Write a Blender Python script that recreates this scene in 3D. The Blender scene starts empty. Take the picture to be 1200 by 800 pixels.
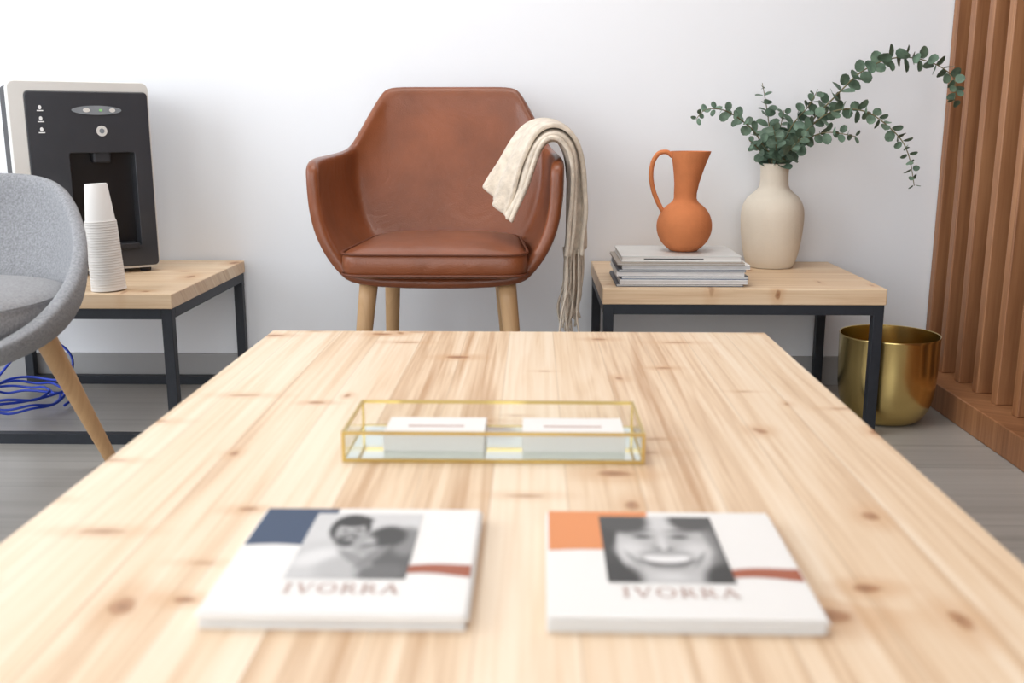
import bpy, bmesh, math, random
from mathutils import Vector, Matrix
random.seed(7)
S = bpy.context.scene
COL = S.collection
try:
    S.view_settings.view_transform = 'Standard'
    S.view_settings.look = 'None'
except Exception:
    pass

# ------------------------------------------------------------ materials
def base_mat(name):
    m = bpy.data.materials.new(name); m.use_nodes = True
    nt = m.node_tree
    return m, nt, nt.nodes['Principled BSDF']

def mat(name, col, rough=.5, metal=0., nscale=0, namt=.1, bump=0., bscale=200, trans=0., ior=1.45, coat=0., sheen=0., crease=0.):
    m, nt, b = base_mat(name)
    N, L = nt.nodes.new, nt.links.new
    b.inputs['Base Color'].default_value = (*col, 1)
    b.inputs['Roughness'].default_value = rough
    b.inputs['Metallic'].default_value = metal
    b.inputs['Transmission Weight'].default_value = trans
    b.inputs['IOR'].default_value = ior
    b.inputs['Coat Weight'].default_value = coat
    b.inputs['Sheen Weight'].default_value = sheen
    tc = N('ShaderNodeTexCoord')
    if nscale:
        n = N('ShaderNodeTexNoise'); n.inputs['Scale'].default_value = nscale; n.inputs['Detail'].default_value = 5
        L(tc.outputs['Object'], n.inputs['Vector'])
        r = N('ShaderNodeValToRGB')
        r.color_ramp.elements[0].position = .3; r.color_ramp.elements[1].position = .7
        r.color_ramp.elements[0].color = (*[max(0, c*(1-namt)) for c in col], 1)
        r.color_ramp.elements[1].color = (*[min(1, c*(1+namt)) for c in col], 1)
        L(n.outputs['Fac'], r.inputs['Fac']); L(r.outputs['Color'], b.inputs['Base Color'])
    if bump:
        n2 = N('ShaderNodeTexNoise'); n2.inputs['Scale'].default_value = bscale; n2.inputs['Detail'].default_value = 4
        L(tc.outputs['Object'], n2.inputs['Vector'])
        bp = N('ShaderNodeBump'); bp.inputs['Strength'].default_value = bump; bp.inputs['Distance'].default_value = .002
        L(n2.outputs['Fac'], bp.inputs['Height']); L(bp.outputs['Normal'], b.inputs['Normal'])
        if crease:
            n3 = N('ShaderNodeTexNoise'); n3.inputs['Scale'].default_value = 9; n3.inputs['Detail'].default_value = 2; n3.inputs['Distortion'].default_value = 1.6
            L(tc.outputs['Object'], n3.inputs['Vector'])
            bp2 = N('ShaderNodeBump'); bp2.inputs['Strength'].default_value = crease; bp2.inputs['Distance'].default_value = .02
            L(n3.outputs['Fac'], bp2.inputs['Height']); L(bp2.outputs['Normal'], bp.inputs['Normal'])
    return m

def wood(name, c1, c2, c3, along='Y', plank=.08, knots=True, rough=.45, gs=1., contrast=1., seam=True, rv=.4):
    m, nt, b = base_mat(name)
    N, L = nt.nodes.new, nt.links.new
    tc = N('ShaderNodeTexCoord'); sp = N('ShaderNodeSeparateXYZ'); L(tc.outputs['Object'], sp.inputs[0])
    def M(op, a, bb=None, c=None):
        n = N('ShaderNodeMath'); n.operation = op
        for i, v in enumerate((a, bb, c)):
            if v is None: continue
            if isinstance(v, (int, float)): n.inputs[i].default_value = v
            else: L(v, n.inputs[i])
        return n.outputs[0]
    X, Y, Z = sp.outputs
    if along == 'Y': a, l = M('ADD', X, Z), Y
    elif along == 'X': a, l = M('ADD', Y, Z), X
    else: a, l = M('ADD', Y, M('MULTIPLY', X, .6)), Z
    ap = M('DIVIDE', a, plank)
    idx = M('FLOOR', ap)
    wn = N('ShaderNodeTexWhiteNoise'); wn.noise_dimensions = '1D'; L(idx, wn.inputs['W'])
    rnd = wn.outputs['Value']
    def noise(sa, sl, k, det, dist, rough_=.5):
        cb = N('ShaderNodeCombineXYZ')
        L(M('MULTIPLY', a, sa), cb.inputs[0]); L(M('MULTIPLY_ADD', rnd, k, M('MULTIPLY', l, sl)), cb.inputs[1]); L(M('MULTIPLY', idx, 3.7), cb.inputs[2])
        n = N('ShaderNodeTexNoise'); n.inputs['Scale'].default_value = 1; n.inputs['Detail'].default_value = det
        n.inputs['Distortion'].default_value = dist; n.inputs['Roughness'].default_value = rough_
        L(cb.outputs[0], n.inputs['Vector']); return n.outputs['Fac']
    fine = noise(130*gs, 2.2*gs, 37, 6, .5, .6)
    broad = noise(26*gs, 1.3*gs, 19, 3, .9)
    f = M('ADD', M('MULTIPLY', M('SUBTRACT', fine, .5), 1.5*contrast), M('MULTIPLY', M('SUBTRACT', broad, .5), 1.5*contrast))
    f = M('ADD', f, M('MULTIPLY', M('SUBTRACT', rnd, .5), rv*contrast))
    f = M('ADD', f, .42)
    r = N('ShaderNodeValToRGB'); cr = r.color_ramp
    cr.elements[0].position = .05; cr.elements[0].color = (*c1, 1)
    cr.elements[1].position = .98; cr.elements[1].color = (*c3, 1)
    e = cr.elements.new(.5); e.color = (*c2, 1)
    L(f, r.inputs['Fac']); colr = r.outputs['Color']
    if knots:
        def klayer(colr, sa, sl, off, r0, r1, amt):
            cb = N('ShaderNodeCombineXYZ'); L(M('MULTIPLY_ADD', a, sa, off), cb.inputs[0]); L(M('MULTIPLY_ADD', l, sl, off*1.7), cb.inputs[1])
            nz = N('ShaderNodeTexNoise'); nz.inputs['Scale'].default_value = 7
            L(cb.outputs[0], nz.inputs['Vector'])
            mx = N('ShaderNodeMixRGB'); mx.inputs[0].default_value = .07
            L(cb.outputs[0], mx.inputs[1]); L(nz.outputs['Color'], mx.inputs[2])
            v = N('ShaderNodeTexVoronoi'); v.voronoi_dimensions = '2D'; v.inputs['Scale'].default_value = 1
            L(mx.outputs[0], v.inputs['Vector'])
            sc = N('ShaderNodeSeparateColor'); L(v.outputs['Color'], sc.inputs[0])
            keep = M('GREATER_THAN', sc.outputs[0], .22)
            dist = M('DIVIDE', v.outputs['Distance'], M('MULTIPLY_ADD', sc.outputs[1], .8, .5))
            for (q0, q1, am, c_) in ((r0*1.5, r1*3.2, .50*amt, (.58, .33, .16, 1)), (r0, r1, .9*amt, (.38, .18, .08, 1)), (r0*.25, r0*.8, .5*amt, (.18, .08, .035, 1))):
                mr = N('ShaderNodeMapRange'); mr.interpolation_type = 'SMOOTHSTEP'
                mr.inputs[1].default_value = q0; mr.inputs[2].default_value = q1
                mr.inputs[3].default_value = am; mr.inputs[4].default_value = 0
                L(dist, mr.inputs[0])
                mk = N('ShaderNodeMixRGB'); L(M('MULTIPLY', mr.outputs[0], keep), mk.inputs[0]); L(colr, mk.inputs[1]); mk.inputs[2].default_value = c_
                colr = mk.outputs[0]
            return colr
        colr = klayer(colr, 3.0, 5.6, 3.3, .036, .066, 1)
        colr = klayer(colr, 5.5, 3.6, 11.1, .024, .05, .85)
        colr = klayer(colr, 2.6, 9.0, 23.7, .034, .06, .6)
    if seam:
        fr = M('FRACT', ap)
        near = M('LESS_THAN', fr, .015)
        ms = N('ShaderNodeMixRGB'); L(M('MULTIPLY', near, .35), ms.inputs[0]); L(colr, ms.inputs[1]); ms.inputs[2].default_value = tuple(q*.5 for q in c3)+(1,)
        colr = ms.outputs[0]
    L(colr, b.inputs['Base Color']); b.inputs['Roughness'].default_value = rough
    bp = N('ShaderNodeBump'); bp.inputs['Strength'].default_value = .08; bp.inputs['Distance'].default_value = .001
    L(fine, bp.inputs['Height']); L(bp.outputs['Normal'], b.inputs['Normal'])
    return m

M_wall = mat('wall_paint', (.82, .84, .87), .9, nscale=1.5, namt=.012, bump=.05, bscale=300)
M_ceil = mat('ceiling_paint', (.85, .85, .85), .9, nscale=2, namt=.01)
M_floor = wood('floor_grey_planks', (.42, .405, .38), (.36, .347, .325), (.28, .27, .25), 'X', .16, knots=False, contrast=.9, rough=.30, gs=.3)
M_base = mat('baseboard_paint', (.35, .35, .35), .6, nscale=4, namt=.04)
M_pine = wood('pine_top', (.83, .685, .52), (.735, .55, .37), (.50, .30, .16), 'Y', .078, contrast=.95, rv=.5)
M_pineX = wood('pine_side_top', (.82, .65, .46), (.72, .52, .33), (.50, .30, .16), 'X', .09, contrast=.85)
M_slat = wood('walnut_slats', (.40, .19, .085), (.30, .13, .055), (.18, .07, .028), 'Z', .108, knots=False, contrast=.9, seam=False, rough=.45)
M_slatback = wood('walnut_backing', (.16, .07, .03), (.12, .05, .022), (.08, .03, .014), 'Z', .3, knots=False, contrast=.7, seam=False, rough=.6)
M_oak = wood('oak_legs', (.68, .44, .23), (.58, .35, .17), (.46, .26, .12), 'Z', .5, knots=False, contrast=.6, seam=False)
M_blackmetal = mat('black_powdercoat', (.018, .022, .03), .5, nscale=60, namt=.1)
M_leather = mat('cognac_leather', (.215, .064, .024), .32, nscale=7, namt=.2, bump=.35, bscale=350, coat=.15, crease=.12)
M_leather2 = mat('cognac_piping', (.14, .04, .017), .4, nscale=20, namt=.1)
M_throw = mat('cream_knit', (.64, .56, .46), .95, nscale=60, namt=.16, bump=1, bscale=300, sheen=.2)
M_grey = mat('grey_fabric', (.27, .275, .29), .95, nscale=260, namt=.28, bump=.8, bscale=600, sheen=.15)
M_grey2 = mat('grey_seat_fabric', (.29, .29, .30), .95, nscale=260, namt=.25, bump=.8, bscale=600, sheen=.15)
M_terra = mat('terracotta', (.60, .205, .075), .85, nscale=25, namt=.07, bump=.5, bscale=260)
M_cream = mat('cream_ceramic', (.74, .67, .56), .8, nscale=10, namt=.04, bump=.4, bscale=160)
M_gold = mat('brushed_gold', (.68, .52, .21), .22, 1., nscale=8, namt=.06, bump=.03, bscale=90)
M_brass = mat('brass_edge', (.64, .48, .17), .28, 1., nscale=8, namt=.05)
M_silver = mat('silver_plastic', (.70, .69, .66), .35, .2, nscale=5, namt=.03)
M_black = mat('charcoal_panel', (.032, .035, .042), .3, nscale=5, namt=.1, coat=.2)
M_black2 = mat('black_matte', (.02, .02, .024), .55, nscale=5, namt=.1)
M_niche = mat('niche_black', (.004, .004, .006), .3, nscale=5, namt=.1)
M_disp = mat('display_grey', (.22, .24, .26), .25, nscale=30, namt=.1)
M_whiteic = mat('icon_white', (.8, .8, .8), .5, nscale=9, namt=.02)
M_green = mat('led_green', (.25, .55, .2), .5, nscale=9, namt=.02)
M_cup = mat('paper_cup', (.80, .78, .75), .6, nscale=9, namt=.02)
M_paper = mat('paper_white', (.78, .76, .73), .6, nscale=4, namt=.02)
M_leaf = mat('eucalyptus_leaf', (.115, .18, .125), .6, nscale=45, namt=.4)
M_stem = mat('eucalyptus_stem', (.16, .14, .07), .7, nscale=60, namt=.2)
M_cable = mat('blue_cable', (.02, .06, .5), .4, nscale=30, namt=.1)
M_glass = mat('clear_glass', (.98, 1, .99), .02, trans=1., ior=1.2)
M_navy = mat('print_navy', (.045, .07, .125), .6, nscale=5, namt=.05)
M_orange = mat('print_orange', (.68, .26, .10), .6, nscale=5, namt=.04)
M_rust = mat('print_rust', (.36, .11, .06), .6, nscale=5, namt=.05)
M_pink = mat('print_rose_text', (.46, .31, .26), .6, nscale=5, namt=.05)
m_, nt, b = base_mat('print_portrait')
at = nt.nodes.new('ShaderNodeAttribute'); at.attribute_name = 'tone'
nt.links.new(at.outputs['Color'], b.inputs['Base Color']); b.inputs['Roughness'].default_value = .55
M_print = m_
GR = {}
def grey(v):
    k = round(v, 3)
    if k not in GR: GR[k] = mat('print_grey_%d' % int(k*1000), (k, k*.98, k*.97), .6, nscale=40, namt=.08)
    return GR[k]

# ------------------------------------------------------------ helpers
def root(name, loc=(0, 0, 0), rz=0):
    e = bpy.data.objects.new(name, None); COL.objects.link(e)
    e.empty_display_size = .1
    e.location = loc; e.rotation_euler = (0, 0, rz)
    return e

def attach(o, p, local=False):
    if p is None: return
    o.parent = p
    if not local:
        mw = Matrix.Translation(p.location) @ Matrix.Rotation(p.rotation_euler[2], 4, 'Z')
        o.matrix_parent_inverse = mw.inverted()

def mesh(name, vs, fs, m, p=None, smooth=False, local=False, fix=True):
    me = bpy.data.meshes.new(name); me.from_pydata([tuple(v) for v in vs], [], fs); me.update()
    if fix:
        bm = bmesh.new(); bm.from_mesh(me); bmesh.ops.recalc_face_normals(bm, faces=bm.faces); bm.to_mesh(me); bm.free()
    for m_ in (m if isinstance(m, list) else [m]): me.materials.append(m_)
    if smooth:
        for f in me.polygons: f.use_smooth = True
    o = bpy.data.objects.new(name, me); COL.objects.link(o); attach(o, p, local); return o

def boxdata(bl):
    vs, fs = [], []
    for (x0, x1, y0, y1, z0, z1) in bl:
        k = len(vs)
        vs += [(x0,y0,z0),(x1,y0,z0),(x1,y1,z0),(x0,y1,z0),(x0,y0,z1),(x1,y0,z1),(x1,y1,z1),(x0,y1,z1)]
        fs += [tuple(k+i for i in f) for f in ((0,3,2,1),(4,5,6,7),(0,1,5,4),(1,2,6,5),(2,3,7,6),(3,0,4,7))]
    return vs, fs

def boxes(name, bl, m, p=None, bevel=0, local=False, seg=3):
    vs, fs = boxdata(bl)
    o = mesh(name, vs, fs, m, p, local=local, fix=False)
    if bevel:
        md = o.modifiers.new('b', 'BEVEL'); md.width = bevel; md.segments = seg
    return o

def lathe(name, prof, c, m, p=None, seg=48, shift=None, local=False, rot=None):
    vs, fs = [], []
    n = len(prof)
    for i, (r, z) in enumerate(prof):
        sx = shift(i, z) if shift else (0, 0)
        for k in range(seg):
            a = 2*math.pi*k/seg
            v = Vector((r*math.cos(a)+sx[0], r*math.sin(a)+sx[1], z))
            if rot: v = rot @ v
            vs.append((c[0]+v.x, c[1]+v.y, c[2]+v.z))
    for i in range(n-1):
        for k in range(seg):
            k2 = (k+1) % seg
            fs.append((i*seg+k, i*seg+k2, (i+1)*seg+k2, (i+1)*seg+k))
    if prof[0][0] > 1e-5: fs.append(tuple(range(seg)))
    if prof[-1][0] > 1e-5: fs.append(tuple((n-1)*seg+k for k in range(seg)))
    o = mesh(name, vs, fs, m, p, smooth=True, local=local)
    bm = bmesh.new(); bm.from_mesh(o.data); bmesh.ops.remove_doubles(bm, verts=bm.verts, dist=1e-6)
    bmesh.ops.recalc_face_normals(bm, faces=bm.faces)
    bm.to_mesh(o.data); bm.free()
    for f in o.data.polygons: f.use_smooth = True
    md = o.modifiers.new('e', 'EDGE_SPLIT'); md.split_angle = math.radians(50)
    return o

def catmull(pts, n=8, closed=False):
    P = [Vector(q) for q in pts]; out = []; N = len(P)
    rng = N if closed else N-1
    for i in range(rng):
        if closed: a, b, c, d = P[(i-1) % N], P[i], P[(i+1) % N], P[(i+2) % N]
        else: a, b, c, d = P[max(i-1, 0)], P[i], P[i+1], P[min(i+2, N-1)]
        for k in range(n):
            t = k/n
            out.append(.5*((2*b)+(c-a)*t+(2*a-5*b+4*c-d)*t*t+(3*b-a-3*c+d)*t**3))
    if not closed: out.append(P[-1])
    return out

def tubedata(pts, rad, seg=8, closed=False, flat=1.):
    vs, fs = [], []; n = len(pts)
    up = Vector((0, 0, 1)); prev = None
    for i, q in enumerate(pts):
        if closed: t = pts[(i+1) % n]-pts[i-1]
        else: t = pts[min(i+1, n-1)]-pts[max(i-1, 0)]
        t.normalize()
        if prev is None:
            a = t.cross(up) if abs(t.z) < .95 else t.cross(Vector((0, 1, 0)))
        else: a = prev - t*prev.dot(t)
        a.normalize(); b = t.cross(a); prev = a
        r = rad(i/(n-1)) if callable(rad) else rad
        for k in range(seg):
            th = 2*math.pi*k/seg
            vs.append(q + a*(r*math.cos(th)) + b*(r*flat*math.sin(th)))
    for i in range(n if closed else n-1):
        j = (i+1) % n
        for k in range(seg):
            k2 = (k+1) % seg
            fs.append((i*seg+k, i*seg+k2, j*seg+k2, j*seg+k))
    if not closed:
        fs.append(tuple(range(seg))); fs.append(tuple((n-1)*seg+k for k in range(seg)))
    return vs, fs

def tube(name, pts, rad, m, p=None, seg=10, closed=False, flat=1., local=False, n=8):
    q = catmull(pts, n, closed) if len(pts) > 2 else [Vector(a) for a in pts]
    vs, fs = tubedata(q, rad, seg, closed, flat)
    return mesh(name, vs, fs, m, p, smooth=True, local=local)

def taper_leg(name, a, b, r0, r1, m, p):
    a, b = Vector(a), Vector(b)
    q = [a.lerp(b, i/10) for i in range(11)]
    vs, fs = tubedata(q, lambda t: r0+(r1-r0)*t, 20)
    return mesh(name, vs, fs, m, p, smooth=True)

# ------------------------------------------------------------ room shell
XL, XR, YB, YF, ZC = -2.8, 1.2, 2.8, -2.2, 2.6
boxes('floor', [(XL-.1, XR+.1, YF-.1, YB+.1, -.1, 0)], M_floor)
boxes('ceiling', [(XL-.1, XR+.1, YF-.1, YB+.1, ZC, ZC+.1)], M_ceil)
boxes('wall_back', [(XL-.1, XR+.1, YB, YB+.1, 0, ZC)], M_wall)
boxes('wall_right', [(XR, XR+.1, YF, YB, 0, ZC)], M_wall)
boxes('wall_left', [(XL-.1, XL, YF, -1.2, 0, ZC), (XL-.1, XL, 2.2, YB, 0, ZC), (XL-.1, XL, -1.2, 2.2, 0, .4), (XL-.1, XL, -1.2, 2.2, 2.4, ZC)], M_wall)
boxes('wall_front', [(XL, -2.4, YF-.1, YF, 0, ZC), (.8, XR, YF-.1, YF, 0, ZC), (-2.4, .8, YF-.1, YF, 0, .3), (-2.4, .8, YF-.1, YF, 2.4, ZC)], M_wall)
boxes('window_1', [(XL-.07, XL-.03, -1.2, -1.15, .4, 2.4), (XL-.07, XL-.03, 2.15, 2.2, .4, 2.4), (XL-.07, XL-.03, .475, .525, .4, 2.4), (XL-.07, XL-.03, -1.2, 2.2, .4, .45), (XL-.07, XL-.03, -1.2, 2.2, 2.35, 2.4)], M_blackmetal)
boxes('window_2', [(-2.4, -2.35, YF-.07, YF-.03, .3, 2.4), (.75, .8, YF-.07, YF-.03, .3, 2.4), (-.825, -.775, YF-.07, YF-.03, .3, 2.4), (-2.4, .8, YF-.07, YF-.03, .3, .35), (-2.4, .8, YF-.07, YF-.03, 2.35, 2.4)], M_blackmetal)
boxes('baseboard_back', [(XL, 1.13, YB-.012, YB, 0, .083)], M_base, bevel=.002)
boxes('baseboard_left', [(XL, XL+.012, YF, YB-.012, 0, .083)], M_base, bevel=.002)

sl = root('slatted_wood_panel', (1.15, 1.2, 0))
bl = []
y = 2.795
while y > -.6:
    bl.append((1.11, 1.178, y-.030, y, .07, ZC-.001)); y -= .108
boxes('slats', bl, M_slat, sl, bevel=.003)
boxes('backing_board', [(1.178, 1.199, -.65, 2.799, 0, ZC-.001)], M_slatback, sl)
boxes('base_plinth', [(1.05, 1.178, -.65, 2.787, 0, .07)], M_slat, sl, bevel=.003)

# ------------------------------------------------------------ tables
def framed_table(name, x0, x1, y0, y1, h, th, m, bar=.024, floor_front=True):
    r = root(name, ((x0+x1)/2, (y0+y1)/2, 0))
    boxes('wood_top', [(x0, x1, y0, y1, h-th, h)], m, r, bevel=.0025)
    zt = h-th; e = .003
    a0, a1, b0, b1 = x0+e, x1-e, y0+e, y1-e
    i = 0
    for (x, y_) in ((a0, b0), (a1-bar, b0), (a0, b1-bar), (a1-bar, b1-bar)):
        i += 1
        boxes('leg_%d' % i, [(x, x+bar, y_, y_+bar, 0, zt)], M_blackmetal, r, bevel=.0015)
    fr = [(a0+bar, a1-bar, b0, b0+bar, zt-bar, zt), (a0+bar, a1-bar, b1-bar, b1, zt-bar, zt),
          (a0, a0+bar, b0+bar, b1-bar, zt-bar, zt), (a1-bar, a1, b0+bar, b1-bar, zt-bar, zt)]
    boxes('top_frame', fr, M_blackmetal, r)
    if floor_front:
        boxes('floor_rails', [(a0+bar, a1-bar, b0, b0+bar, 0, bar), (a0+bar, a1-bar, b1-bar, b1, 0, bar)], M_blackmetal, r)
    return r
framed_table('coffee_table', -.483, .425, .42, 1.803, .355, .035, M_pine, .03)
framed_table('side_table', .161, .819, 2.30, 2.783, .356, .038, M_pineX)
framed_table('side_table', -1.46, -.815, 2.20, 2.783, .355, .034, M_pineX)

# ------------------------------------------------------------ tub chairs
def shell(name, cx, rim, bot, expo, m, p, rows=9, thick=.028, sub=2):
    vs, fs = [], []; n = len(rim); idx = {}
    for side in (1, -1):
        for i in range(n):
            if side == -1 and i == 0: 
                for k in range(rows+1): idx[(side, 0, k)] = idx[(1, 0, k)]
                continue
            R, B, e = rim[i], bot[i], expo[i]
            for k in range(rows+1):
                t = k/rows
                w = 1-(1-t)**e
                x = B[0]+(R[0]-B[0])*w; yy = B[1]+(R[1]-B[1])*w; z = B[2]+(R[2]-B[2])*t
                idx[(side, i, k)] = len(vs); vs.append((cx+side*x, yy, z))
    for side in (1, -1):
        for i in range(n-1):
            for k in range(rows):
                f = [idx[(side, i, k)], idx[(side, i+1, k)], idx[(side, i+1, k+1)], idx[(side, i, k+1)]]
                fs.append(tuple(f if side == 1 else f[::-1]))
    for i in range(n-1):
        if i == 0: fs.append((idx[(1, 0, 0)], idx[(-1, 1, 0)], idx[(1, 1, 0)]))
        else: fs.append((idx[(1, i, 0)], idx[(-1, i, 0)], idx[(-1, i+1, 0)], idx[(1, i+1, 0)]))
    o = mesh(name, vs, fs, m, p, smooth=True)
    md = o.modifiers.new('s', 'SOLIDIFY'); md.thickness = thick; md.offset = 0
    md = o.modifiers.new('ss', 'SUBSURF'); md.levels = sub; md.render_levels = sub
    return o

def superpad(name, c, a, b, h, m, p, ep=.35, ez=.6, taper=0., crown=.0, nu=96, nv=28):
    vs, fs = [], []
    sg = lambda v, e: math.copysign(abs(v)**e, v)
    for j in range(nv+1):
        ph = -math.pi/2+math.pi*j/nv
        for i in range(nu):
            th = 2*math.pi*i/nu
            cp = sg(math.cos(ph), ez)
            x = a*cp*sg(math.cos(th), ep); y_ = b*cp*sg(math.sin(th), ep); z = h*sg(math.sin(ph), ez)
            x *= 1-taper*(y_/b)
            if z > 0: z += crown*(1-(x/a)**2)*(1-(y_/b)**2)
            vs.append((c[0]+x, c[1]+y_, c[2]+z))
    for j in range(nv):
        for i in range(nu):
            i2 = (i+1) % nu
            fs.append((j*nu+i, j*nu+i2, (j+1)*nu+i2, (j+1)*nu+i))
    o = mesh(name, vs, fs, m, p, smooth=True)
    bm = bmesh.new(); bm.from_mesh(o.data); bmesh.ops.remove_doubles(bm, verts=bm.verts, dist=1e-6); bm.to_mesh(o.data); bm.free()
    return o
def padloop(c, a, b, ep, taper, z, n=48):
    sg = lambda v, e: math.copysign(abs(v)**e, v)
    out = []
    for i in range(n):
        th = 2*math.pi*i/n
        x = a*sg(math.cos(th), ep); y_ = b*sg(math.sin(th), ep); x *= 1-taper*(y_/b)
        out.append(Vector((c[0]+x, c[1]+y_, z)))
    return out

cx = -.215
ch = root('leather_armchair', (cx, 2.4, 0))
rim = [(0, 2.67, .826), (.09, 2.668, .826), (.163, 2.66, .826), (.180, 2.652, .810), (.205, 2.63, .765), (.228, 2.608, .720), (.243, 2.592, .690), (.252, 2.578, .674), (.260, 2.54, .665), (.266, 2.40, .660), (.268, 2.24, .658), (.266, 2.185, .653), (.262, 2.165, .633)]
bot = [(0, 2.50, .385), (.07, 2.50, .385), (.115, 2.498, .385), (.125, 2.496, .385), (.133, 2.493, .385), (.141, 2.489, .385), (.148, 2.482, .385), (.154, 2.470, .385), (.160, 2.44, .385), (.170, 2.34, .385), (.173, 2.25, .385), (.173, 2.19, .385), (.171, 2.165, .385)]
ex = [1.5, 1.5, 1.5, 1.5, 1.55, 1.6, 1.65, 2.1, 2.8, 3.2, 3.3, 3.3, 3.3]
shell('shell_body', cx, rim, bot, ex, M_leather, ch, rows=10, thick=.029)
cc = (cx, 2.315, .433)
superpad('seat_cushion', cc, .192, .207, .037, M_leather, ch, ep=.22, ez=.45, taper=.08, crown=.011)
tube('cushion_piping_top', padloop(cc, .1915, .2065, .22, .08, .457), .003, M_leather2, ch, seg=8, closed=True, n=2)
tube('cushion_piping_bottom', padloop(cc, .1915, .2065, .22, .08, .411), .003, M_leather2, ch, seg=8, closed=True, n=2)
taper_leg('leg_1', (cx-.155, 2.215, .380), (cx-.195, 2.17, 0), .021, .013, M_oak, ch)
taper_leg('leg_2', (cx+.155, 2.215, .380), (cx+.195, 2.17, 0), .021, .013, M_oak, ch)
taper_leg('leg_3', (cx-.135, 2.46, .383), (cx-.160, 2.56, 0), .020, .013, M_oak, ch)
taper_leg('leg_4', (cx+.135, 2.46, .383), (cx+.160, 2.56, 0), .020, .013, M_oak, ch)

# grey fabric chair
gx = -1.10
gc = root('fabric_armchair', (gx, 1.75, 0))
rim = [(0, 2.03, .634), (.09, 2.02, .632), (.148, 1.985, .620), (.188, 1.945, .600), (.228, 1.89, .565), (.266, 1.82, .523), (.292, 1.74, .482), (.300, 1.66, .443), (.288, 1.57, .405), (.25, 1.50, .385)]
bot = [(0, 1.90, .340), (.06, 1.90, .340), (.10, 1.88, .340), (.135, 1.86, .340), (.165, 1.83, .340), (.188, 1.78, .340), (.2, 1.72, .340), (.2, 1.65, .340), (.19, 1.58, .340), (.17, 1.53, .340)]
ex = [2.2, 2.2, 2.4, 2.6, 2.8, 3.0, 3.0, 2.8, 2.4, 2.2]
shell('shell_body', gx, rim, bot, ex, M_grey, gc, thick=.026)
superpad('seat_cushion', (gx, 1.685, .411), .268, .225, .040, M_grey2, gc, ep=.75, ez=.5, crown=.008)
tube('cushion_seam', padloop((gx, 1.685, .411), .2685, .2255, .75, 0, .434), .0022, M_grey, gc, seg=8, closed=True, n=2)
taper_leg('leg_1', (gx+.15, 1.86, .350), (gx+.185, 2.06, 0), .022, .013, M_oak, gc)
taper_leg('leg_2', (gx-.15, 1.86, .350), (gx-.185, 2.06, 0), .022, .013, M_oak, gc)
taper_leg('leg_3', (gx+.14, 1.58, .350), (gx+.17, 1.50, 0), .022, .013, M_oak, gc)
taper_leg('leg_4', (gx-.14, 1.58, .350), (gx-.17, 1.50, 0), .022, .013, M_oak, gc)

# ------------------------------------------------------------ throw blanket
th = root('throw_blanket', (.03, 2.33, 0))
near = [(-.038, 2.20, .512), (-.012, 2.20, .575), (.010, 2.195, .645), (.030, 2.19, .688), (.056, 2.19, .690), (.076, 2.195, .650), (.080, 2.20, .56), (.076, 2.205, .50), (.072, 2.21, .440)]
far = [(-.100, 2.40, .590), (-.075, 2.41, .628), (-.040, 2.43, .676), (.000, 2.45, .710), (.046, 2.46, .706), (.078, 2.46, .655), (.090, 2.455, .57), (.093, 2.45, .51), (.092, 2.45, .450)]
def blanket(name, off, wav, ph, thick, v0=0, v1=1):
    A, B = catmull(near, 6), catmull(far, 6); n = len(A); V = 48
    vs, fs = [], []
    for i in range(n):
        ip = min(i+1, n-1); im = max(i-1, 0)
        for j in range(V+1):
            v = v0+(v1-v0)*j/V
            q = A[i].lerp(B[i], v)
            t = (A[ip]-A[im]).lerp(B[ip]-B[im], v).normalized()
            w = (B[i]-A[i]).normalized()
            nrm = w.cross(t).normalized()
            if nrm.z < 0 and i < n*.55 or (nrm.x < 0 and i >= n*.55): nrm = -nrm
            s = i/(n-1)
            amp = wav*(.5+.9*abs(s-.5)*2)
            d = off*(1-.35*s) + amp*(math.sin(v*17+ph+s*2.4)+.6*math.sin(v*33+ph*2-s*3)+.3*math.sin(s*21+v*6+ph))
            vs.append(q+nrm*d)
    for i in range(n-1):
        for j in range(V):
            k = i*(V+1)+j
            fs.append((k, k+1, k+V+2, k+V+1))
    o = mesh(name, vs, fs, M_throw, th, smooth=True)
    md = o.modifiers.new('s', 'SOLIDIFY'); md.thickness = thick; md.offset = 0
    md = o.modifiers.new('ss', 'SUBSURF'); md.levels = 1; md.render_levels = 1
blanket('cloth_lower', .004, .005, .4, .010)
blanket('cloth_middle', .019, .006, 1.6, .010, .03, .90)
blanket('cloth_upper', .034, .006, 3.0, .010, .12, .72)
vs, fs = [], []
for k in range(50):
    v = (k+.5)/50
    base = Vector((.072, 2.21, .442)).lerp(Vector((.092, 2.45, .452)), v)+Vector((.008*math.sin(k*2.1)+random.uniform(-.006, .026), 0, 0))
    ln = random.uniform(.15, .20)
    ang = random.uniform(-.02, .02)
    q = catmull([base+Vector((0, 0, .01)), base+Vector((random.uniform(-.006, .006), ang*.4, -ln*.4)), base+Vector((random.uniform(-.014, .008), ang, -ln*.75)), base+Vector((random.uniform(-.02, .008), ang*1.3, -ln))], 5)
    a, b_ = tubedata(q, .0024, 6)
    o0 = len(vs); vs += a; fs += [tuple(o0+i for i in f) for f in b_]
mesh('fringe', vs, fs, M_throw, th, smooth=True)

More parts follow.
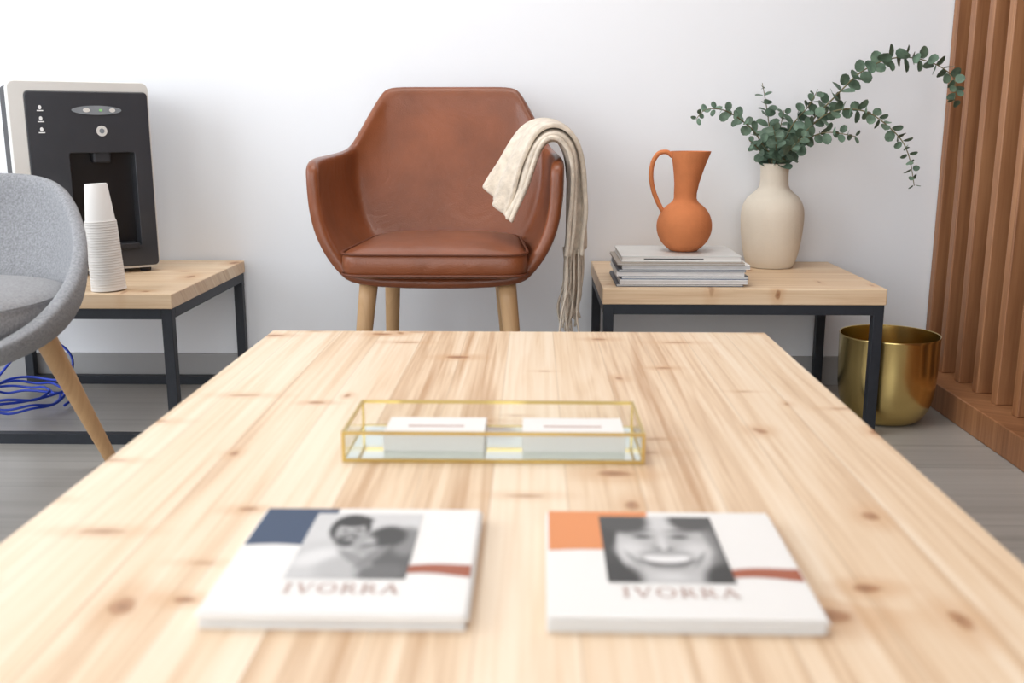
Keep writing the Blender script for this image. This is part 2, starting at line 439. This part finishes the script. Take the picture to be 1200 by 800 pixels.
# ------------------------------------------------------------ water dispenser
wd = root('water_dispenser', (-1.112, 2.488, .355), math.radians(33))
def rrect(x0, x1, z0, z1, r, k=6):
    out = []
    for (cx_, cz_, a0) in ((x1-r, z1-r, 0), (x0+r, z1-r, 90), (x0+r, z0+r, 180), (x1-r, z0+r, 270)):
        for i in range(k+1):
            a = math.radians(a0+90*i/k); out.append((cx_+r*math.cos(a), cz_+r*math.sin(a)))
    return out
def ring(name, o_, i_, y0, y1, m, p, bevel=.002):
    n = len(o_); vs = []
    for y_ in (y0, y1):
        for L_ in (o_, i_): vs += [(x, y_, z) for x, z in L_]
    fs = []
    for k in range(n):
        j = (k+1) % n
        fs += [(k, j, n+j, n+k), (2*n+k, 3*n+k, 3*n+j, 2*n+j), (k, 2*n+k, 2*n+j, j), (n+k, n+j, 3*n+j, 3*n+k)]
    o = mesh(name, vs, fs, m, p, local=True)
    if bevel:
        md = o.modifiers.new('b', 'BEVEL'); md.width = bevel; md.segments = 2; md.limit_method = 'ANGLE'
    return o
ring('silver_bezel', rrect(-.16, .162, .012, .476, .018), rrect(-.124, .158, .018, .452, .010), -.002, .05, M_silver, wd)
ring('front_panel', rrect(-.124, .158, .018, .452, .010), rrect(-.035, .118, .070, .305, .006), -.006, .06, M_black, wd)
boxes('main_body', [(-.157, .157, .05, .205, .018, .470)], M_black2, wd, bevel=.012, local=True)
boxes('niche_back', [(-.05, .13, .045, .052, .06, .32)], M_niche, wd, local=True)
boxes('drip_tray', [(-.03, .113, -.012, .045, .063, .077)], M_black2, wd, bevel=.002, local=True)
boxes('nozzle', [(.02, .062, .0, .044, .280, .31)], M_black2, wd, bevel=.005, local=True)
def disc(name, x, z, rx, rz, m, y=-.0085):
    vs = [(x+rx*math.cos(a*math.pi/16), y, z+rz*math.sin(a*math.pi/16)) for a in range(32)]
    vs += [(v[0], -.0055, v[2]) for v in vs]
    fs = [tuple(range(32)), tuple(range(32, 64))]+[(k, (k+1) % 32, 32+(k+1) % 32, 32+k) for k in range(32)]
    return mesh(name, vs, fs, m, wd, local=True)
disc('display_window', .036, .408, .058, .011, M_disp)
disc('display_green', .045, .408, .004, .003, M_green, -.0095)
disc('display_button_1', .012, .408, .008, .005, M_silver, -.0095)
disc('display_button_2', .072, .408, .007, .005, M_silver, -.0095)
disc('round_button', .044, .358, .0125, .013, M_silver)
disc('round_button_cap', .044, .358, .006, .006, M_disp, -.0095)
for k, z in enumerate((.414, .388, .362)):
    disc('icon_drop_%d' % k, -.092, z, .0035, .005, M_whiteic)
    boxes('icon_line_%d' % k, [(-.099, -.085, -.008, -.0058, z-.009, z-.0065)], M_whiteic, wd, local=True)
boxes('logo_badge', [(.03, .065, -.0085, -.0055, .038, .047)], M_silver, wd, local=True)
for k, (x, y_) in enumerate(((-.13, .03), (.13, .03), (-.13, .18), (.13, .18))):
    lathe('foot_%d' % k, [(.014, 0.0005), (.016, .02)], (x, y_, 0), M_black2, wd, seg=20, local=True)

# cup stack
cs = root('paper_cup_stack', (-.978, 2.255, .355))
prof = [(.030, .0), (.0385, .0), (.0388, .004)]
z = .004
for k in range(26):
    f = k/25
    prof += [(.0382-.0035*f, z+.0012), (.0380-.0035*f, z+.0048), (.0385-.0035*f, z+.0054)]
    z += .0059
rt = .0335
prof += [(rt, z), (rt-.0015, z+.004), (.0245, z+.081), (.0235, z+.084), (.0215, z+.084), (.0205, z+.078), (0, z+.078)]
rot = Matrix.Rotation(math.radians(-2.5), 3, 'Y')
lathe('stacked_cups', prof, (-.978, 2.255, .357), M_cup, cs, seg=40, rot=rot)

# ------------------------------------------------------------ magazines, pitcher, vase
mg = root('magazine_stack', (.35, 2.44, .356))
z = .3565
specs = [(.006, (.12, .14, .18)), (.010, (.80, .80, .80)), (.007, (.06, .10, .18)), (.010, (.80, .79, .77)), (.006, (.20, .22, .26)), (.010, (.82, .82, .80)), (.005, (.35, .30, .25)), (.013, (.66, .67, .65))]
for k, (t, c) in enumerate(specs):
    m_ = mat('magazine_cover_%d' % k, c, .4, nscale=12, namt=.05)
    dx, dy = random.uniform(-.008, .008), random.uniform(-.004, .004)
    x0, x1, y0, y1 = .200+dx, .498+dx, 2.325+dy, 2.545+dy
    if k == 7: x0, x1, y0, y1 = .207, .489, 2.345, 2.56
    boxes('pages_%d' % k, [(x0+.002, x1-.002, y0+.002, y1-.002, z+.0014, z+t-.0014)], M_paper, mg)
    boxes('cover_%d' % k, [(x0, x1, y0, y1, z+t-.0014, z+t), (x0, x1, y0, y1, z, z+.0014)], m_, mg)
    if k in (1, 3, 5): boxes('spine_%d' % k, [(x0, x1, y0, y0+.0015, z+.0015, z+t-.0015)], grey(.55 if k != 3 else .75), mg)
    z += t+.0003
ztop = z
boxes('spine_title', [(.26, .40, 2.3465, 2.3472, ztop-.009, ztop-.006)], grey(.08), mg)

pi = root('terracotta_pitcher', (.367, 2.45, ztop))
c = (.367, 2.45, ztop)
H = .240
prof = [(0, 0), (.026, 0), (.034, .002)]
R = .067
for k in range(1, 22):
    a = math.radians(-60+k*6.2)
    prof.append((R*math.cos(a), .060+R*math.sin(a)*.98))
prof = [q for q in prof if not (q[1] > .118)]
prof += [(.030, .1215), (.0275, .128), (.0275, .14), (.030, .165), (.035, .19), (.041, .215), (.0475, .236), (.0480, H), (.0455, H), (.043, .233), (.037, .21), (.029, .18), (.0245, .15), (.023, .13), (0, .125)]
lathe('pitcher_body', prof, c, M_terra, pi, shift=lambda i, z: (max(0, (z-.14))*.10, 0), seg=56)
tube('handle', [(c[0]-.034, c[1], c[2]+.228), (c[0]-.048, c[1], c[2]+.238), (c[0]-.068, c[1], c[2]+.234), (c[0]-.081, c[1], c[2]+.212), (c[0]-.084, c[1], c[2]+.18), (c[0]-.077, c[1], c[2]+.145), (c[0]-.064, c[1], c[2]+.115), (c[0]-.052, c[1], c[2]+.095)], .0075, M_terra, pi, flat=.75, seg=14)

va = root('eucalyptus_vase', (.634, 2.68, .356))
c = (.634, 2.68, .3565)
prof = [(0, 0), (.052, 0), (.060, .004), (.068, .022), (.076, .06), (.081, .105), (.082, .135), (.079, .160), (.068, .182), (.052, .197), (.041, .208), (.037, .220), (.036, .245), (.0375, .268), (.0375, .272), (.0335, .272), (.0325, .262), (.032, .22), (.05, .18), (.07, .14), (.06, .04), (0, .02)]
pv = catmull([(r, 0, z) for r, z in prof], 3)
lathe('vase_body', [(max(0, q.x), q.z) for q in pv], c, M_cream, va, seg=56)

br = [
 ([(.63, 2.68, .42), (.640, 2.675, .62), (.700, 2.65, .72), (.759, 2.62, .795), (.824, 2.60, .862), (.897, 2.57, .89), (.979, 2.56, .875), (1.030, 2.55, .834), (1.028, 2.54, .772)], 1.0, 1),
 ([(.64, 2.67, .42), (.645, 2.665, .62), (.680, 2.62, .695), (.73, 2.55, .757), (.80, 2.50, .760), (.866, 2.47, .71), (.895, 2.45, .66), (.912, 2.44, .585)], .75, 2),
 ([(.62, 2.67, .42), (.625, 2.665, .62), (.590, 2.65, .68), (.555, 2.64, .722), (.485, 2.60, .762), (.43, 2.58, .765), (.405, 2.575, .74)], .8, 3),
 ([(.63, 2.69, .42), (.628, 2.69, .62), (.615, 2.70, .74), (.594, 2.70, .835)], .95, 4),
 ([(.635, 2.68, .42), (.64, 2.68, .62), (.66, 2.64, .72), (.696, 2.62, .774), (.712, 2.60, .815)], .9, 5),
 ([(.64, 2.68, .42), (.65, 2.67, .62), (.68, 2.62, .680), (.726, 2.56, .709), (.79, 2.52, .70)], .85, 6),
 ([(.63, 2.67, .42), (.632, 2.66, .62), (.62, 2.62, .68), (.600, 2.58, .725)], 1.0, 7),
 ([(.635, 2.67, .42), (.64, 2.66, .62), (.655, 2.60, .67), (.675, 2.56, .70)], 1.0, 8),
 ([(.63, 2.69, .42), (.64, 2.69, .62), (.64, 2.68, .70), (.645, 2.66, .765)], 1.0, 9),
 ([(.62, 2.68, .42), (.62, 2.68, .62), (.59, 2.66, .66), (.55, 2.62, .69)], .9, 10)]
sv, sf, lv, lf = [], [], [], []
for pts, sc, sd in br:
    rr = random.Random(sd*13)
    q = catmull(pts, 14)
    a, b_ = tubedata(q, lambda t: .0028*(1-.7*t), 6)
    k0 = len(sv); sv += a; sf += [tuple(k0+i for i in f) for f in b_]
    tot = sum((q[i+1]-q[i]).length for i in range(len(q)-1))
    run = 0; nextd = 0
    side = Vector((rr.uniform(-1, 1), rr.uniform(-1, 1), rr.uniform(-1, 1)))
    for i in range(len(q)-1):
        seg_ = (q[i+1]-q[i]); run += seg_.length
        if q[i].z < .625 and i < len(q)*.5: nextd = run; continue
        if run < nextd: continue
        f = run/tot
        nextd = run+.0215*(1-.3*f)
        t = seg_.normalized()
        side = (Matrix.Rotation(math.radians(80+rr.uniform(-20, 20)), 3, t) @ side)
        side = (side - t*side.dot(t)).normalized()
        for sgn in (1, -1):
            L_ = (.0175 if f < .75 else .0175*(1-(f-.75)*1.9))*sc*rr.uniform(.8, 1.2)
            d = (side*sgn + t*rr.uniform(.1, .7)).normalized()
            nn = (t*.8+Vector((rr.uniform(-.9, .9), rr.uniform(-1.6, -.1), rr.uniform(-.6, .9)))).normalized()
            nn = (nn-d*nn.dot(d)).normalized(); w = d.cross(nn)
            o_ = q[i]+d*.003
            k0 = len(lv); lv.append(o_+d*L_)
            for s_ in range(10):
                an = 2*math.pi*s_/10
                lv.append(o_+d*(L_-L_*math.cos(an)*(1.05)) + w*(L_*.88*math.sin(an)) + nn*(L_*.22*abs(math.sin(an))))
            for s_ in range(10): lf.append((k0, k0+1+s_, k0+1+(s_+1) % 10))
mesh('eucalyptus_stems', sv, sf, M_stem, va, smooth=True)
mesh('eucalyptus_leaves', lv, lf, M_leaf, va, smooth=True, fix=False)

# ------------------------------------------------------------ gold pot
gp = root('gold_plant_pot', (.888, 2.455, 0))
prof = [(0, .001), (.070, .001), (.080, .004), (.092, .014), (.104, .034), (.112, .06), (.1165, .095), (.1185, .14), (.1195, .215), (.1205, .218), (.1195, .220), (.1175, .219), (.1165, .2), (.1155, .12), (.11, .06), (.09, .02), (.06, .012), (0, .012)]
lathe('pot_body', prof, (.888, 2.455, 0), M_gold, gp, seg=72)

# ------------------------------------------------------------ brass and glass tray
tr = root('brass_glass_tray', (-.0445, 1.13, .355))
x0, x1, y0, y1, z0, z1 = -.214, .125, 1.064, 1.198, .3555, .391
g = .0035
bars = []
for z in (z0, z1-g):
    bars += [(x0, x1, y0, y0+g, z, z+g), (x0, x1, y1-g, y1, z, z+g), (x0, x0+g, y0+g, y1-g, z, z+g), (x1-g, x1, y0+g, y1-g, z, z+g)]
for x in (x0, x1-g):
    for y_ in (y0, y1-g): bars.append((x, x+g, y_, y_+g, z0+g, z1-g))
boxes('brass_frame', bars, M_brass, tr)
boxes('glass_panes', [(x0+g, x1-g, y0+.0012, y0+.0024, z0+g, z1-g), (x0+g, x1-g, y1-.0024, y1-.0012, z0+g, z1-g), (x0+.0012, x0+.0024, y0+g, y1-g, z0+g, z1-g), (x1-.0024, x1-.0012, y0+g, y1-g, z0+g, z1-g)], M_glass, tr)
boxes('mirror_base', [(x0+g, x1-g, y0+g, y1-g, z0+.001, z0+.003)], mat('mirror_base', (.80, .84, .80), .1, 1., nscale=3, namt=.01), tr)
for nm, a, b_ in (('l', -.172, -.056), ('r', -.012, .106)):
    cdr = root('business_card_stack', ((a+b_)/2, 1.13, z0+.003))
    vs_ = [(a, b_, 1.095, 1.165, z0+.0032+.0025*k, z0+.0032+.0025*k+.0022) for k in range(8)]
    boxes('cards', vs_, M_paper, cdr)
    boxes('card_print', [(a+.025, b_-.025, 1.127, 1.132, z0+.0032+.0197, z0+.0032+.0200)], M_pink, cdr)

# ------------------------------------------------------------ brochures
def flat(name, pts, z, m, p):
    o = mesh(name, [(x, y_, z) for x, y_ in pts], [tuple(range(len(pts)))], m, p, fix=False)
    if o.data.polygons[0].normal.z < 0: o.data.flip_normals()
    return o
def sstep(a, b, x):
    t = max(0, min(1, (x-a)/(b-a))); return t*t*(3-2*t)
def portrait(name, P, z, figs, base, p, n=120, seed=1):
    """flat printed photograph: soft-edged tones stored per vertex. P(u,v)->(x,y)"""
    vs, fs, col = [], [], []
    rr = random.Random(seed)
    for j in range(n+1):
        for i in range(n+1):
            u, v = i/n, j/n
            x, y_ = P(u, v); vs.append((x, y_, z))
            c = base
            for (a, b_, rx, ry, ro, t, so) in figs:
                dx, dy = u-a, v-b_
                ex_ = (dx*math.cos(ro)+dy*math.sin(ro))/rx; ey = (-dx*math.sin(ro)+dy*math.cos(ro))/ry
                k = 1-sstep(1-so, 1+so, math.sqrt(ex_*ex_+ey*ey))
                c = c+(t-c)*k
            c *= rr.uniform(.92, 1.0)
            col.append(c)
    for j in range(n):
        for i in range(n):
            k = j*(n+1)+i; fs.append((k, k+1, k+n+2, k+n+1))
    o = mesh(name, vs, fs, M_print, p, fix=False)
    at_ = o.data.color_attributes.new('tone', 'FLOAT_COLOR', 'POINT')
    for k, c in enumerate(col): at_.data[k].color = (c, c*.985, c*.97, 1)
    return o
def stroke(x0, y0, x1, y1, w):
    d = Vector((x1-x0, y1-y0)); n_ = Vector((-d.y, d.x)).normalized()*w/2
    return [(x0+n_.x, y0+n_.y), (x1+n_.x, y1+n_.y), (x1-n_.x, y1-n_.y), (x0-n_.x, y0-n_.y)]
def arc(cx_, cy_, rx, ry, a0, a1, w, n=14):
    out = []
    for k in range(n):
        q0, q1 = math.radians(a0+(a1-a0)*k/n), math.radians(a0+(a1-a0)*(k+1)/n)
        out.append([(cx_+rx*math.cos(q0), cy_+ry*math.sin(q0)), (cx_+rx*math.cos(q1), cy_+ry*math.sin(q1)),
                    (cx_+(rx-w)*math.cos(q1), cy_+(ry-w*.6)*math.sin(q1)), (cx_+(rx-w)*math.cos(q0), cy_+(ry-w*.6)*math.sin(q0))])
    return out
LET = {
 'I': ([stroke(.2, 0, .2, 1, .16), stroke(.03, .03, .37, .03, .07), stroke(.03, .97, .37, .97, .07)], .4),
 'V': ([stroke(.12, 1, .45, 0, .16), stroke(.78, 1, .45, 0, .09), stroke(0, .97, .28, .97, .07), stroke(.65, .97, .92, .97, .07)], .9),
 'O': (arc(.48, .5, .48, .52, 0, 360, .16, 28), .96),
 'R': ([stroke(.17, 0, .17, 1, .16), stroke(.02, .03, .34, .03, .07), stroke(.02, .97, .4, .97, .07), stroke(.17, .48, .42, .48, .07), stroke(.4, .48, .75, 0, .16)]+arc(.38, .735, .3, .265, -90, 90, .14), .8),
 'A': ([stroke(.1, 0, .44, 1, .09), stroke(.44, 1, .78, 0, .16), stroke(.22, .34, .66, .34, .07), stroke(0, .03, .24, .03, .07), stroke(.62, .03, .92, .03, .07)], .9)}
def word(name, txt, x, y_, h, z, m, p, gap=.16):
    tw = sum(LET[c_][1]+gap for c_ in txt)-gap
    cx_ = x-tw*h/2; vs, fs = [], []
    for c_ in txt:
        st, w_ = LET[c_]
        for s_ in st:
            k = len(vs); vs += [(cx_+a*h, y_+b_*h, z) for a, b_ in s_]; fs.append((k, k+1, k+2, k+3))
        cx_ += (w_+gap)*h
    return mesh(name, vs, fs, m, p, fix=False)

def brochure(x0, x1, y0, y1, blockmat, blk, pic, figs, base, rz, skew=0):
    w, h = x1-x0, y1-y0
    r = root('brochure_stack', ((x0+x1)/2, (y0+y1)/2, .355))
    U = lambda u, v: (x0+u*w, y0+v*h)
    rr = random.Random(int(x0*1000))
    zs = .3553; bl_ = []
    for k in range(10):
        dx, dy = rr.uniform(-.003, .003), rr.uniform(-.0025, .0025)
        if k == 9: dx = dy = 0
        bl_.append((x0+dx, x1+dx, y0+dy, y1+dy, zs+k*.0013, zs+k*.0013+.0009))
    boxes('sheets', bl_, M_paper, r)
    z = zs+9*.0013+.0009
    u1, v0_ = blk
    edge = [(u1*k/14, v0_+.025*math.sin(k/14*3.0+.4)) for k in range(15)]
    flat('cover_block', [U(*q) for q in edge+[(u1, .998), (0.002, .998)]], z+.0002, blockmat, r)
    low = [(.68+.318*k/12, .32+.02*math.sin(k/12*4)) for k in range(13)]
    up = [(a, b_+.10-.03*math.cos((a-.68)*6)) for a, b_ in low][::-1]
    flat('cover_wave', [U(*q) for q in low+up], z+.0003, M_rust, r)
    pu0, pu1, pv0, pv1 = pic
    portrait('cover_photo', lambda u, v: U(pu0+u*(pu1-pu0), pv0+v*(pv1-pv0)), z+.0004, figs, base, r)
    word('cover_title', 'IVORRA', x0+.50*w, y0+.160*h, .0165, z+.0004, M_pink, r)
    r.rotation_euler[2] = rz
couple = [(.5, .8, .9, .5, 0, .60, .4), (.25, .15, .42, .42, .3, .55, .12), (.18, .3, .2, .1, .5, .70, .5), (.42, .12, .2, .18, 0, .46, .4),
          (.86, .18, .26, .40, .1, .10, .15), (.92, .55, .14, .22, .1, .22, .3),
          (.37, .74, .19, .24, .1, .035, .12), (.385, .68, .135, .20, .1, .36, .15), (.33, .72, .05, .06, 0, .46, .6), (.385, .86, .17, .09, .1, .03, .2),
          (.40, .545, .12, .10, .1, .07, .3), (.40, .575, .05, .018, .05, .40, .5), (.33, .705, .035, .018, 0, .05, .4), (.45, .715, .035, .018, 0, .05, .4), (.395, .65, .02, .05, 0, .26, .6),
          (.62, .52, .17, .20, -.5, .34, .15), (.74, .62, .17, .17, -.3, .05, .25), (.60, .55, .05, .05, 0, .46, .6), (.58, .47, .06, .02, .4, .10, .5), (.64, .57, .03, .015, .3, .06, .5),
          (.55, .25, .06, .25, .9, .28, .3), (.66, .30, .05, .2, -.6, .22, .3), (.78, .08, .2, .12, .2, .14, .3)]
smile = [(.5, .5, .9, .9, 0, .22, .3), (.08, .5, .20, .7, .05, .05, .3), (.95, .55, .16, .7, 0, .05, .3), (.5, .50, .385, .62, 0, .52, .07), (.62, .55, .3, .5, 0, .45, .6), (.5, .88, .30, .14, 0, .60, .6),
         (.20, .95, .22, .26, .6, .07, .25), (.82, .96, .20, .22, -.6, .08, .25),
         (.35, .665, .09, .045, 0, .26, .5), (.67, .665, .09, .045, 0, .26, .5), (.35, .66, .065, .020, 0, .025, .4), (.67, .66, .065, .020, 0, .025, .4), (.34, .755, .11, .020, .12, .13, .6), (.68, .755, .11, .020, -.12, .13, .6),
         (.51, .55, .035, .14, 0, .62, .8), (.46, .475, .03, .018, 0, .12, .7), (.56, .475, .03, .018, 0, .12, .7), (.43, .49, .02, .05, 0, .34, .8),
         (.23, .46, .11, .11, 0, .64, .7), (.78, .46, .11, .11, 0, .62, .7), (.24, .32, .02, .12, .5, .26, .7), (.78, .32, .02, .12, -.5, .26, .7),
         (.51, .315, .225, .105, 0, .10, .15), (.51, .34, .20, .07, 0, .78, .2), (.51, .41, .22, .04, 0, .36, .4), (.51, .205, .15, .03, 0, .30, .6), (.51, .08, .12, .05, 0, .60, .8), (.06, .06, .22, .2, 0, .04, .3), (.97, .06, .2, .2, 0, .04, .3)]
brochure(-.251, -.050, .684, .893, M_navy, (.34, .58), (.25, .74, .28, .94), couple, .5, 0)
brochure(.014, .219, .682, .891, M_orange, (.45, .56), (.23, .73, .28, .94), smile, .25, math.radians(-.4))

# ------------------------------------------------------------ cables under side table
cb = root('blue_cable_coil', (-1.3, 2.5, 0))
pts = []
for k in range(60):
    a = k/60*2*math.pi*4
    pts.append((-1.36+(.13+.02*math.sin(k*.7))*math.cos(a)+.01*math.sin(k), 2.50+(.12+.02*math.cos(k*.9))*math.sin(a), .008+.010*(k/15)+.012*abs(math.sin(k*1.3))))
tube('coil', pts, .0035, M_cable, cb, seg=6, n=5)
tube('coil_lead', [(-1.23, 2.50, .03), (-1.22, 2.55, .12), (-1.30, 2.60, .16), (-1.40, 2.62, .12), (-1.50, 2.60, .02), (-1.6, 2.5, .006)], .0035, M_cable, cb, seg=6)

# ------------------------------------------------------------ lighting
w = bpy.data.worlds.new('World'); S.world = w; w.use_nodes = True
bg = w.node_tree.nodes['Background']; bg.inputs[0].default_value = (.85, .92, 1, 1); bg.inputs[1].default_value = 1.3
def area(name, loc, rot, sx, sy, power, col):
    l = bpy.data.lights.new(name, 'AREA'); l.shape = 'RECTANGLE'; l.size = sx; l.size_y = sy; l.energy = power; l.color = col
    o = bpy.data.objects.new(name, l); o.location = loc; o.rotation_euler = rot; COL.objects.link(o); return o
area('window_daylight', (XL+.02, .5, 1.4), (0, math.radians(-90), 0), 2.0, 3.3, 68, (.94, .965, 1))
area('storefront_daylight', (-.8, YF+.02, 1.35), (math.radians(90), 0, 0), 3.1, 2.0, 45, (1, .98, .95))
area('added_overhead_fill', (-.1, 1.8, ZC-.02), (0, 0, 0), 1.4, 1.2, 21, (1, .97, .93))  # added soft fill from above; no known ceiling fixture behind it

# ------------------------------------------------------------ camera
cam = bpy.data.cameras.new('camera'); co = bpy.data.objects.new('camera', cam); COL.objects.link(co)
co.location = (0, 0, .724); co.rotation_euler = (math.radians(77.85), 0, math.radians(1.245))
cam.lens = 35.1; cam.sensor_width = 36; cam.clip_start = .02
cam.dof.use_dof = True; cam.dof.focus_distance = 2.45; cam.dof.aperture_fstop = 4.2
S.camera = co
